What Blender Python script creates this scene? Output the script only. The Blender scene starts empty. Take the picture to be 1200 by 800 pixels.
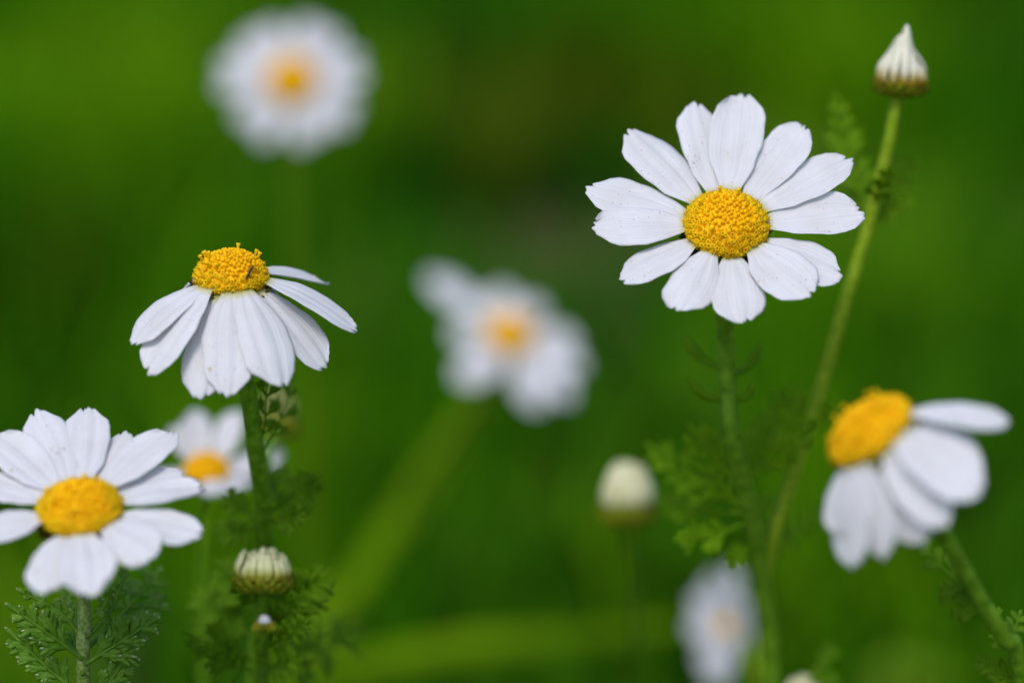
import bpy, math, random
import numpy as np
from mathutils import Vector, Matrix
R = math.radians
rnd = random.Random(7)

# ------------------------------------------------------------------ camera, sky, sun
scene = bpy.context.scene
col = scene.collection
PITCH = R(18.0); FOC = 0.417; HF = 0.30; LENS = 100.0
K = 36.0 / LENS
fwd = Vector((0, math.cos(PITCH), -math.sin(PITCH)))
rgt = Vector((1, 0, 0))
upv = Vector((0, math.sin(PITCH), math.cos(PITCH)))
CAM = Vector((0, 0, HF)) - fwd * FOC

cd = bpy.data.cameras.new('camera'); cam = bpy.data.objects.new('camera', cd); col.objects.link(cam)
cam.location = CAM; cam.rotation_euler = (math.pi / 2 - PITCH, 0, 0)
cd.lens = LENS; cd.sensor_width = 36; cd.clip_start = 0.02; cd.clip_end = 2000
cd.dof.use_dof = True; cd.dof.focus_distance = FOC; cd.dof.aperture_fstop = 5.4
scene.camera = cam

SUN_EL, SUN_AZ = R(58), R(200)     # azimuth clockwise from +Y: behind the camera, a little to the left
world = bpy.data.worlds.new('World'); scene.world = world; world.use_nodes = True
wn = world.node_tree.nodes; wl = world.node_tree.links
for n in list(wn): wn.remove(n)
sky = wn.new('ShaderNodeTexSky'); sky.sky_type = 'NISHITA'; sky.sun_disc = False
sky.sun_elevation = SUN_EL; sky.sun_rotation = SUN_AZ; sky.air_density = 1.0; sky.dust_density = 2.0
bg = wn.new('ShaderNodeBackground'); bg.inputs[1].default_value = 0.15
wo = wn.new('ShaderNodeOutputWorld')
wl.new(sky.outputs[0], bg.inputs[0]); wl.new(bg.outputs[0], wo.inputs[0])
sd = bpy.data.lights.new('sun', 'SUN'); sun = bpy.data.objects.new('sun', sd); col.objects.link(sun)
sd.energy = 1.5; sd.angle = R(16); sd.color = (1.0, 0.97, 0.93)
sdir = Vector((math.sin(SUN_AZ) * math.cos(SUN_EL), math.cos(SUN_AZ) * math.cos(SUN_EL), math.sin(SUN_EL)))
sun.rotation_euler = sdir.to_track_quat('Z', 'Y').to_euler()
vs = scene.view_settings
vs.view_transform = 'Standard'; vs.look = 'None'; vs.gamma = 1; vs.exposure = 0.12; vs.use_curve_mapping = False

# ------------------------------------------------------------------ helpers
def at(px, py, d):
    return CAM + d * (fwd + rgt * ((px - 600) / 1200 * K) + upv * ((400 - py) / 1200 * K))
def project(p):
    r = p - CAM; d = r.dot(fwd)
    return 600 + r.dot(rgt) / d / K * 1200, 400 - r.dot(upv) / d / K * 1200
def ground_under(p, dx=0, dy=0): return Vector((p.x + dx, p.y + dy, 0))

class MB:
    """collects faces, links them as one mesh object"""
    def __init__(s): s.v = []; s.f = []; s.m = []; s.uv = []
    def add(s, vs_, fs, mi=0, uvs=None):
        o = len(s.v); s.v += [tuple(x) for x in vs_]
        for f in fs: s.f.append([i + o for i in f]); s.m.append(mi)
        s.uv += uvs if uvs else [(0, 0)] * len(vs_)
    def build(s, name, mats, parent=None, smooth=True, mat=None):
        me = bpy.data.meshes.new(name); me.from_pydata(s.v, [], s.f); 
        for m in (mats if isinstance(mats, (list, tuple)) else [mats]): me.materials.append(m)
        me.polygons.foreach_set('material_index', s.m)
        if smooth: me.polygons.foreach_set('use_smooth', [True] * len(s.f))
        l = me.uv_layers.new(name='UVMap')
        li = np.empty(len(me.loops), dtype=np.int32); me.loops.foreach_get('vertex_index', li)
        l.data.foreach_set('uv', np.array(s.uv, dtype=np.float32)[li].ravel())
        me.update()
        o = bpy.data.objects.new(name, me); col.objects.link(o)
        if parent is not None: o.parent = parent
        if mat is not None: o.matrix_basis = mat
        return o

def catmull(pts, n=8):
    P = [Vector(p) for p in pts]
    P = [P[0] * 2 - P[1]] + P + [P[-1] * 2 - P[-2]]
    out = []
    for i in range(1, len(P) - 2):
        for k in range(n):
            t = k / n
            a, b, c, d = P[i - 1], P[i], P[i + 1], P[i + 2]
            out.append(0.5 * ((2 * b) + (c - a) * t + (2 * a - 5 * b + 4 * c - d) * t * t + (3 * b - a - 3 * c + d) * t ** 3))
    out.append(P[-2]); return out

def tube(mb, pts, r0, r1, sides=10, ridge=0.0, mi=0, closed=True, flat=1.0, prof=None, up=None):
    """tube along pts; ridge gives ribs; prof(t) scales the radius; flat squashes it along its own normal"""
    n = len(pts); t0 = (pts[1] - pts[0]).normalized()
    a = up if up is not None else (Vector((1, 0, 0)) if abs(t0.x) < .8 else Vector((0, 1, 0)))
    a = (a - t0 * a.dot(t0)).normalized(); vs_ = []; uvs = []
    for i, p in enumerate(pts):
        tg = (pts[min(i + 1, n - 1)] - pts[max(i - 1, 0)]).normalized()
        a = (a - tg * a.dot(tg)).normalized(); b = tg.cross(a)
        t = i / (n - 1); r = r0 + (r1 - r0) * t
        if prof: r *= prof(t)
        for k in range(sides):
            th = 2 * math.pi * k / sides
            q = r * (1 + (ridge if k % 2 else -ridge))
            vs_.append(p + a * (math.cos(th) * q) * flat + b * (math.sin(th) * q)); uvs.append((k / sides, t))
    fs = [(i * sides + k, i * sides + (k + 1) % sides, (i + 1) * sides + (k + 1) % sides, (i + 1) * sides + k) for i in range(n - 1) for k in range(sides)]
    if closed: fs += [tuple(range(sides))[::-1], tuple((n - 1) * sides + k for k in range(sides))]
    mb.add(vs_, fs, mi, uvs)

def tag(o, label=None, cat=None, group=None, kind=None):
    if label: o['label'] = label
    if cat: o['category'] = cat
    if group: o['group'] = group
    if kind: o['kind'] = kind
    return o
def empty(name, loc):
    o = bpy.data.objects.new(name, None); col.objects.link(o); o.location = loc; o.empty_display_size = .01; return o

# ------------------------------------------------------------------ materials
def new_mat(name):
    m = bpy.data.materials.new(name); m.use_nodes = True; nt = m.node_tree
    for n in list(nt.nodes): nt.nodes.remove(n)
    return m, nt
def N(nt, t, **kw):
    n = nt.nodes.new(t)
    for k, v in kw.items():
        if k.startswith('i_'): n.inputs[k[2:].replace('_', ' ')].default_value = v
        else: setattr(n, k, v)
    return n
def ramp(nt, fac, stops, interp='LINEAR'):
    r = nt.nodes.new('ShaderNodeValToRGB'); r.color_ramp.interpolation = interp
    e = r.color_ramp.elements
    while len(e) < len(stops): e.new(.5)
    for el, (p, c) in zip(e, stops): el.position = p; el.color = c if len(c) == 4 else (*c, 1)
    nt.links.new(fac, r.inputs[0]); return r.outputs[0]
def mixc(nt, fac, a, b, mode='MIX'):
    m = nt.nodes.new('ShaderNodeMix'); m.data_type = 'RGBA'; m.blend_type = mode
    for s, v in ((m.inputs[0], fac), (m.inputs[6], a), (m.inputs[7], b)):
        if hasattr(v, 'links'): nt.links.new(v, s)
        else: s.default_value = v if isinstance(v, (int, float)) else (*v, 1)
    return m.outputs[2]
def finish(nt, color, rough=.6, spec=.25, transl=0.0, bump=None, bstr=.3, bdist=.0002, tcol=None):
    p = N(nt, 'ShaderNodeBsdfPrincipled'); p.inputs['Roughness'].default_value = rough
    p.inputs['Specular IOR Level'].default_value = spec
    if hasattr(color, 'links'): nt.links.new(color, p.inputs['Base Color'])
    else: p.inputs['Base Color'].default_value = (*color, 1)
    out = N(nt, 'ShaderNodeOutputMaterial'); sh = p.outputs[0]
    if bump is not None:
        b = N(nt, 'ShaderNodeBump'); b.inputs['Strength'].default_value = bstr; b.inputs['Distance'].default_value = bdist
        nt.links.new(bump, b.inputs['Height']); nt.links.new(b.outputs[0], p.inputs['Normal'])
    if transl > 0:
        t = N(nt, 'ShaderNodeBsdfTranslucent'); c = tcol if tcol is not None else color
        if hasattr(c, 'links'): nt.links.new(c, t.inputs[0])
        else: t.inputs[0].default_value = (*c, 1)
        mx = N(nt, 'ShaderNodeMixShader'); mx.inputs[0].default_value = transl
        nt.links.new(sh, mx.inputs[1]); nt.links.new(t.outputs[0], mx.inputs[2]); sh = mx.outputs[0]
    nt.links.new(sh, out.inputs[0])

def simple(name, c0, c1, scale=300, rough=.6, spec=.25, transl=0.0, bstr=.3, bd=.0001, island=0.0):
    m, nt = new_mat(name); tc = N(nt, 'ShaderNodeTexCoord')
    nz = N(nt, 'ShaderNodeTexNoise', i_Scale=scale, i_Detail=5.0); nt.links.new(tc.outputs['Object'], nz.inputs['Vector'])
    c = ramp(nt, nz.outputs[0], [(.32, c0), (.68, c1)])
    if island:
        g = N(nt, 'ShaderNodeNewGeometry'); c = mixc(nt, island, c, ramp(nt, g.outputs['Random Per Island'], [(0, (.85, .74, .6)), (.25, (.97, .93, .9)), (.7, (1, 1, 1)), (1, (1.05, 1.12, 1.2))]), 'MULTIPLY')
    finish(nt, c, rough, spec, transl, nz.outputs[0], bstr, bd); return m

def petal_material(name, white, specks=True):
    m, nt = new_mat(name); L = nt.links
    uv = N(nt, 'ShaderNodeUVMap'); tc = N(nt, 'ShaderNodeTexCoord'); sep = N(nt, 'ShaderNodeSeparateXYZ'); L.new(uv.outputs[0], sep.inputs[0])
    # greenish yellow foot of the petal, where it enters the disc
    nf = N(nt, 'ShaderNodeTexNoise', i_Scale=9.0); L.new(uv.outputs[0], nf.inputs['Vector'])
    ad = N(nt, 'ShaderNodeMath', operation='MULTIPLY_ADD'); L.new(nf.outputs[0], ad.inputs[0]); ad.inputs[1].default_value = .10; L.new(sep.outputs[1], ad.inputs[2])
    c = ramp(nt, ad.outputs[0], [(.055, (.40, .42, .03)), (.13, (.72, .70, .34)), (.19, white)])
    # long veins
    mp = N(nt, 'ShaderNodeMapping'); mp.inputs['Scale'].default_value = (26, 1.3, 1); L.new(uv.outputs[0], mp.inputs[0])
    vn = N(nt, 'ShaderNodeTexNoise', i_Scale=1.0, i_Detail=4.0); L.new(mp.outputs[0], vn.inputs['Vector'])
    c = mixc(nt, .6, c, ramp(nt, vn.outputs[0], [(.28, (.79, .80, .85)), (.62, (1, 1, 1))]), 'MULTIPLY')
    lf = N(nt, 'ShaderNodeTexNoise', i_Scale=170.0, i_Detail=3.0); L.new(tc.outputs['Object'], lf.inputs['Vector'])
    c = mixc(nt, 1.0, c, ramp(nt, lf.outputs[0], [(.3, (.93, .925, .90)), (.6, (1, 1, 1))]), 'MULTIPLY')
    if specks:
        for sc, th, cc in ((1500, .13, (.50, .46, .42)), (300, .055, (.66, .36, .04)), (430, .05, (.30, .24, .17))):
            v = N(nt, 'ShaderNodeTexVoronoi', i_Scale=float(sc)); L.new(tc.outputs['Object'], v.inputs['Vector'])
            n2 = N(nt, 'ShaderNodeTexNoise', i_Scale=230.0); L.new(tc.outputs['Object'], n2.inputs['Vector'])
            f = N(nt, 'ShaderNodeMath', operation='LESS_THAN'); 
            thn = N(nt, 'ShaderNodeMath', operation='MULTIPLY_ADD'); L.new(n2.outputs[0], thn.inputs[0]); thn.inputs[1].default_value = th * 6; thn.inputs[2].default_value = -th * 2.2
            L.new(v.outputs[0], f.inputs[0]); L.new(thn.outputs[0], f.inputs[1])
            k = N(nt, 'ShaderNodeMath', operation='MULTIPLY'); L.new(f.outputs[0], k.inputs[0]); k.inputs[1].default_value = .55
            c = mixc(nt, k.outputs[0], c, cc)
    finish(nt, c, .55, .2, .30, vn.outputs[0], .5, .0002); return m

M_petal = petal_material('petal_white', (.88, .88, .91))
M_petal_far = petal_material('petal_white_clean', (.84, .84, .87), False)
M_dbud = simple('disc_bud_yellow', (.94, .51, .003), (.96, .58, .004), 900, .6, .1, .05, island=1.0)
M_floret = simple('floret_yellow', (.95, .57, .004), (.96, .66, .010), 1500, .6, .1, .12, island=1.0)
M_throat = simple('floret_throat', (.30, .10, .002), (.50, .20, .003), 1500, .7, .1)
M_bract = simple('bract_green', (.06, .12, .004), (.11, .18, .006), 500, .6, .2)
M_bract_l = simple('bud_bract_green', (.15, .25, .006), (.26, .35, .015), 500, .6, .1)
M_brown = simple('bract_edge_brown', (.14, .055, .006), (.34, .17, .012), 900, .7, .1)
M_gold = simple('bract_edge_gold', (.30, .20, .02), (.45, .30, .03), 900, .7, .1)
M_cream = simple('bud_cream', (.55, .53, .30), (.78, .77, .62), 420, .6, .2, .15)
M_stem = simple('stem_green', (.08, .21, .004), (.20, .37, .02), 700, .6, .12, 0, .5, .0002)
M_stem_y = simple('stem_yellow_green', (.17, .29, .003), (.28, .41, .02), 700, .6, .12, 0, .5, .0002)
M_leaf = simple('leaf_green', (.08, .20, .003), (.15, .31, .008), 350, .6, .12, .2)
M_leaf_y = simple('leaf_yellow_green', (.14, .31, .003), (.20, .40, .006), 350, .6, .12, .45)
M_leaf_m = simple('leaf_mid_green', (.14, .33, .003), (.23, .44, .008), 350, .6, .1, .4)
M_stem_f = simple('stem_downy', (.10, .20, .008), (.36, .46, .16), 1500, .7, .1)
M_leaf_b = simple('leaf_fresh_green', (.075, .20, .008), (.15, .31, .028), 600, .55, .2, .2)
M_tip = simple('leaf_tip_pale', (.16, .26, .06), (.32, .42, .18), 900, .5, .3)
M_insect = simple('insect_dark', (.012, .006, .003), (.05, .02, .01), 2500, .35, .5)

# ------------------------------------------------------------------ ground and meadow
def build_ground():
    m, nt = new_mat('meadow_soil'); tc = N(nt, 'ShaderNodeTexCoord')
    n1 = N(nt, 'ShaderNodeTexNoise', i_Scale=7.0, i_Detail=6.0); nt.links.new(tc.outputs['Object'], n1.inputs['Vector'])
    n2 = N(nt, 'ShaderNodeTexNoise', i_Scale=90.0, i_Detail=6.0); nt.links.new(tc.outputs['Object'], n2.inputs['Vector'])
    c = ramp(nt, n1.outputs[0], [(.35, (.05, .065, .015)), (.55, (.09, .10, .03)), (.7, (.15, .12, .06))])
    c = mixc(nt, .5, c, ramp(nt, n2.outputs[0], [(.3, (.5, .5, .5)), (.7, (1.2, 1.2, 1.2))]), 'MULTIPLY')
    finish(nt, c, .9, .1, 0, n2.outputs[0], .6, .01)
    mb = MB(); n = 24; S = 600
    g = [(-1 + 2 * i / n) for i in range(n + 1)]; g = [S * math.copysign(abs(x) ** 3, x) for x in g]
    mb.add([(x, y, 0) for y in g for x in g], [(j * (n + 1) + i, j * (n + 1) + i + 1, (j + 1) * (n + 1) + i + 1, (j + 1) * (n + 1) + i) for j in range(n) for i in range(n)])
    tag(mb.build('ground', m), kind='structure')
build_ground()

def grass_mat(name, stops, transl=.35):
    m, nt = new_mat(name); L = nt.links
    tc = N(nt, 'ShaderNodeTexCoord'); geo = N(nt, 'ShaderNodeNewGeometry')
    n1 = N(nt, 'ShaderNodeTexNoise', i_Scale=5.0, i_Detail=2.0); L.new(tc.outputs['Object'], n1.inputs['Vector'])
    a = N(nt, 'ShaderNodeMath', operation='MULTIPLY_ADD'); L.new(geo.outputs['Random Per Island'], a.inputs[0]); a.inputs[1].default_value = .30; 
    s = N(nt, 'ShaderNodeMath', operation='MULTIPLY_ADD'); L.new(n1.outputs[0], s.inputs[0]); s.inputs[1].default_value = 2.2; s.inputs[2].default_value = -.72
    L.new(s.outputs[0], a.inputs[2])
    c = ramp(nt, a.outputs[0], stops); finish(nt, c, .7, .04, transl); return m

def blades(name, npr, n, xr, yr, hfun, wr, mat, lean=.5, seg=3):
    """n curved tapering blades as one mesh; hfun(x, y) -> height factor or 0 to leave a gap"""
    x = npr.uniform(*xr, n); y = npr.uniform(*yr, n)
    h = hfun(x, y, npr); k = h > .004; x, y, h = x[k], y[k], h[k]; n = len(x)
    w = npr.uniform(*wr, n); az = npr.uniform(0, 2 * np.pi, n); ln = npr.uniform(.1, lean, n) * h
    dx, dy = np.cos(az), np.sin(az); t = np.linspace(0, 1, seg + 1)
    V = np.zeros((n, 2 * seg + 1, 3), np.float32)
    for i, ti in enumerate(t[:-1]):
        for s, sg in ((0, -1), (1, 1)):
            hw = w * (1 - ti ** 1.6) * .5 * sg
            V[:, 2 * i + s, 0] = x + dx * ln * ti ** 2 - dy * hw
            V[:, 2 * i + s, 1] = y + dy * ln * ti ** 2 + dx * hw
            V[:, 2 * i + s, 2] = h * ti * (1 - .15 * ti)
    V[:, -1, 0] = x + dx * ln; V[:, -1, 1] = y + dy * ln; V[:, -1, 2] = h * .85
    nv = 2 * seg + 1; base = (np.arange(n) * nv)[:, None]
    quads = np.concatenate([base + np.array([2 * i, 2 * i + 1, 2 * i + 3, 2 * i + 2]) for i in range(seg - 1)], 1).reshape(-1)
    tris = (base + np.array([2 * seg - 2, 2 * seg - 1, 2 * seg])).reshape(-1)
    nq = n * (seg - 1)
    me = bpy.data.meshes.new(name); me.vertices.add(n * nv); me.vertices.foreach_set('co', V.reshape(-1))
    me.loops.add(nq * 4 + n * 3); me.loops.foreach_set('vertex_index', np.concatenate([quads, tris]).astype(np.int32))
    me.polygons.add(nq + n)
    st = np.concatenate([np.arange(nq) * 4, nq * 4 + np.arange(n) * 3]).astype(np.int32)
    me.polygons.foreach_set('loop_start', st)
    me.update(calc_edges=True); me.materials.append(mat)
    o = bpy.data.objects.new(name, me); col.objects.link(o); return o

def vnoise(x, y, sc, seed):
    """smooth value noise, 0..1"""
    r = np.random.RandomState(seed).rand(64, 64); X, Y = x * sc, y * sc
    xi, yi = np.floor(X).astype(int), np.floor(Y).astype(int); fx, fy = X - xi, Y - yi
    fx = fx * fx * (3 - 2 * fx); fy = fy * fy * (3 - 2 * fy)
    g = lambda a, b: r[a % 64, b % 64]
    return (g(xi, yi) * (1 - fx) + g(xi + 1, yi) * fx) * (1 - fy) + (g(xi, yi + 1) * (1 - fx) + g(xi + 1, yi + 1) * fx) * fy

npr = np.random.RandomState(11)
M_grass = grass_mat('grass_blades', [(.0, (.015, .11, .0005)), (.4, (.05, .21, .0005)), (.75, (.11, .30, .0006)), (1.0, (.16, .33, .001))])
M_herb_shade = grass_mat('herb_leaves_gap_shade', [(.0, (.003, .055, .0008)), (.6, (.008, .085, .0008)), (1.0, (.03, .15, .0006))], .25)  # deep herb green, also carries the shaded gaps between plants as colour
M_tuft = grass_mat('bright_grass_blades', [(.0, (.13, .32, .001)), (.6, (.18, .40, .002)), (1.0, (.24, .44, .008))])
M_dry = grass_mat('dry_grass_blades', [(.0, (.07, .12, .002)), (.6, (.12, .16, .004)), (1.0, (.18, .19, .01))])
def ground_at(px, py, z=.05):
    d = (at(px, py, 1.0) - CAM); return CAM + d * ((z - CAM.z) / d.z)
def patch(spots, near_=0.0):
    """clumps standing on the meadow, each an ellipse (centre, half width, half depth)"""
    E = []
    for px, py, rx in spots:
        c = ground_at(px, py); r = rx * .36 / 1200 * (c - CAM).dot(fwd); E.append((c.x, c.y - near_ * r, r, r * (2.4 + near_)))
    def f(x, y):
        m = np.zeros_like(x)
        for cx, cy, rx, ry in E: m = np.maximum(m, np.exp(-(((x - cx) / rx) ** 2 + ((y - cy) / ry) ** 2)))
        return m
    return f
dark = patch([(600, 610, 90), (620, 680, 80), (540, 570, 60), (600, 560, 60), (480, 50, 70), (1110, 380, 90), (1185, 560, 60), (200, 730, 50), (800, 480, 70), (690, 280, 60), (1120, 660, 50), (30, 690, 60), (770, 600, 60), (480, 250, 70)], 1.6)  # spots where shade between plants is put in as dark herb colour
bright = patch([(70, 170, 130), (20, 770, 70), (950, 300, 90), (1060, 770, 75), (330, 600, 60), (960, 620, 70), (250, 620, 50), (400, 120, 50), (1000, 60, 70), (690, 690, 60)])
dry = patch([(710, 90, 80), (960, 700, 50), (40, 330, 60), (180, 780, 50), (560, 130, 50)])
bare = patch([(175, 780, 55), (180, 830, 65), (185, 890, 70)], 1.2)
def hg(x, y, r):
    nz = vnoise(x + 3, y + 3, 7, 1)
    return r.uniform(.05, .11, len(x)) * np.clip(.35 + 1.1 * nz, .2, 1.3) * (r.rand(len(x)) < np.clip(nz * 2.2 - .1, .12, 1) * (1 - .97 * dark(x, y)) * (1 - .95 * bare(x, y)) * (1 - .6 * dry(x, y)))
tag(blades('grass', npr, 52000, (-1.0, 1.0), (-.5, 3.2), hg, (.003, .006), M_grass, .8), 'out of focus meadow grass filling the ground behind the daisies', 'grass', kind='stuff')
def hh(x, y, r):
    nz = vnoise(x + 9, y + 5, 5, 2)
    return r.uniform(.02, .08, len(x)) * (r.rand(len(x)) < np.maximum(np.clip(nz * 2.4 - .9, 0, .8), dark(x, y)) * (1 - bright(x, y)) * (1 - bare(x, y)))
tag(blades('meadow_herbs_gap_shade', npr, 34000, (-1.0, 1.0), (-.5, 3.2), hh, (.008, .015), M_herb_shade, 1.4), 'dark green blurred low leafy herbs between the meadow grass, partly painted gap shade', 'herbs', kind='stuff')
def near(f, lo, hi, k=1): return lambda x, y, r: r.uniform(lo, hi, len(x)) * (r.rand(len(x)) < f(x, y) * k)
tag(blades('bright_grass', npr, 40000, (-.6, .6), (.1, 2.6), near(bright, .06, .14, .8), (.004, .007), M_tuft, .9), 'tufts of lighter yellow green blurred grass in the meadow', 'grass', kind='stuff')
tag(blades('dry_grass', npr, 40000, (-.6, .6), (.1, 2.6), near(dry, .05, .12, .8), (.003, .006), M_dry, .9), 'brownish dry blurred grass patches in the meadow', 'grass', kind='stuff')

def soil_patch():
    c = ground_at(190, 815, 0.0); rg = random.Random(2); mb = MB(); n = 40
    o = [Vector((0, 0, .004))] + [Vector((math.cos(6.2832 * k / n) * .055 * rg.uniform(.8, 1.15), math.sin(6.2832 * k / n) * .09 * rg.uniform(.8, 1.15), .004)) for k in range(n)]
    mb.add([v + Vector((c.x, c.y, 0)) for v in o], [(0, k + 1, (k + 1) % n + 1) for k in range(n)])
    tag(mb.build('bare_soil', simple('dry_soil', (.20, .16, .09), (.34, .28, .17), 90, .9, .1)), kind='structure')
soil_patch()

# ------------------------------------------------------------------ daisy parts
WPROF = ([0, .12, .3, .5, .65, .8, .9, 1.0], [.22, .42, .78, .97, 1.0, .96, .83, .50])
def wprof(t): return float(np.interp(t, *WPROF))
def centreline(r0, z0, e0, e1, L, n=24):
    pts = []; r, z = r0, z0; ds = L / n
    for i in range(n + 1):
        s = i / n; e = e0 + (e1 - e0) * (s ** .8)
        pts.append((r, z, e)); r += math.cos(e) * ds; z += math.sin(e) * ds
    return pts

def petal_mesh(phi, L, W, r0, z0, e0, e1, twist, camber, side, rg, hero, edge_curl=0):
    nu, nv = (30, 17) if hero else (14, 9)
    cl = centreline(r0, z0, e0, e1, L * 1.0, 40)
    er = Vector((math.cos(phi), math.sin(phi), 0)); et = Vector((-math.sin(phi), math.cos(phi), 0)); ez = Vector((0, 0, 1))
    th = [rg.uniform(.012, .03), rg.uniform(.018, .05), rg.uniform(.012, .03)]
    gpos = (-.33 + rg.uniform(-.06, .06), .33 + rg.uniform(-.06, .06)); gd = rg.uniform(.022, .052)
    ph1, ph2 = rg.uniform(0, 6), rg.uniform(0, 6); notch = rg.uniform(.02, .06); npos = rg.choice(gpos); asym = rg.uniform(-.045, .045); nick = rg.choice((0, 0, .03, .05)); nickp = rg.uniform(-.8, .8); cu1, cu2 = rg.uniform(-.10, .14), rg.uniform(-.10, .14)
    def P(t, v):
        Lv = 1 - .055 * v * v + asym * v
        # three blunt teeth at the tip
        for c, a in zip((-.62, 0, .62), th): Lv += a * math.exp(-((v - c) / .26) ** 2) 
        Lv -= notch * math.exp(-((v - npos) / .09) ** 2) + nick * math.exp(-((v - nickp) / .05) ** 2)
        s = t * (1 + (Lv - 1) * t ** 4); f = min(max(s * 40, 0), 39.999); 
        i = int(f); u = f - i; a, b = cl[i], cl[i + 1]
        if s > 1: r = cl[-1][0] + math.cos(e1) * L * (s - 1); z = cl[-1][1] + math.sin(e1) * L * (s - 1); e = e1
        else: r = a[0] + (b[0] - a[0]) * u; z = a[1] + (b[1] - a[1]) * u; e = a[2] + (b[2] - a[2]) * u
        nrm = ez * math.cos(e) - er * math.sin(e)
        w = W * .5 * wprof(t) * v * (1 + (.035 * math.sin(8 * t + ph1) + .02 * math.sin(21 * t + ph2)) * (1 if v > 0 else -1))
        env = min(1, t * 3)
        h = -camber * W * v * v * env
        for g in gpos: h -= gd * W * math.exp(-((v - g) / .13) ** 2) * env * (1 - .35 * t)
        h += .02 * W * math.sin(5 * t + ph2 + 2 * v) * t + (edge_curl + (cu1 if v > 0 else cu2)) * W * abs(v) ** 3 * t
        tw = twist * (.4 + .6 * t)
        lat = et * math.cos(tw) + nrm * math.sin(tw)
        return er * r + ez * z + lat * w + nrm * (h) + et * (side * L * t * t)
    G = [[P(i / nu, -1 + 2 * j / nv) for j in range(nv + 1)] for i in range(nu + 1)]
    vs_, uvs = [], []
    for i in range(nu + 1):
        for j in range(nv + 1): vs_.append(G[i][j]); uvs.append((j / nv, i / nu))
    nn = len(vs_)
    for i in range(nu + 1):
        for j in range(nv + 1):
            a = G[min(i + 1, nu)][j] - G[max(i - 1, 0)][j]; b = G[i][min(j + 1, nv)] - G[i][max(j - 1, 0)]
            q = a.cross(b); q = q.normalized() if q.length > 1e-12 else ez
            rim = 0.25 if j in (0, nv) or i == nu else 1
            vs_.append(G[i][j] - q * (.00022 * rim)); uvs.append((j / nv, i / nu))
    w1 = nv + 1; fs = []
    for i in range(nu):
        for j in range(nv):
            a = i * w1 + j; fs.append((a, a + w1, a + w1 + 1, a + 1)); fs.append((a + nn, a + 1 + nn, a + w1 + 1 + nn, a + w1 + nn))
    for i in range(nu):
        for j in (0, nv):
            a = i * w1 + j; q = (a, a + nn, a + w1 + nn, a + w1); fs.append(q if j == 0 else q[::-1])
    for j in range(nv):
        a = nu * w1 + j; fs.append((a, a + nn, a + 1 + nn, a + 1)); a = j; fs.append((a, a + 1, a + 1 + nn, a + nn))
    mb = MB(); mb.add(vs_, fs, 0, uvs); return mb

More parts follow.
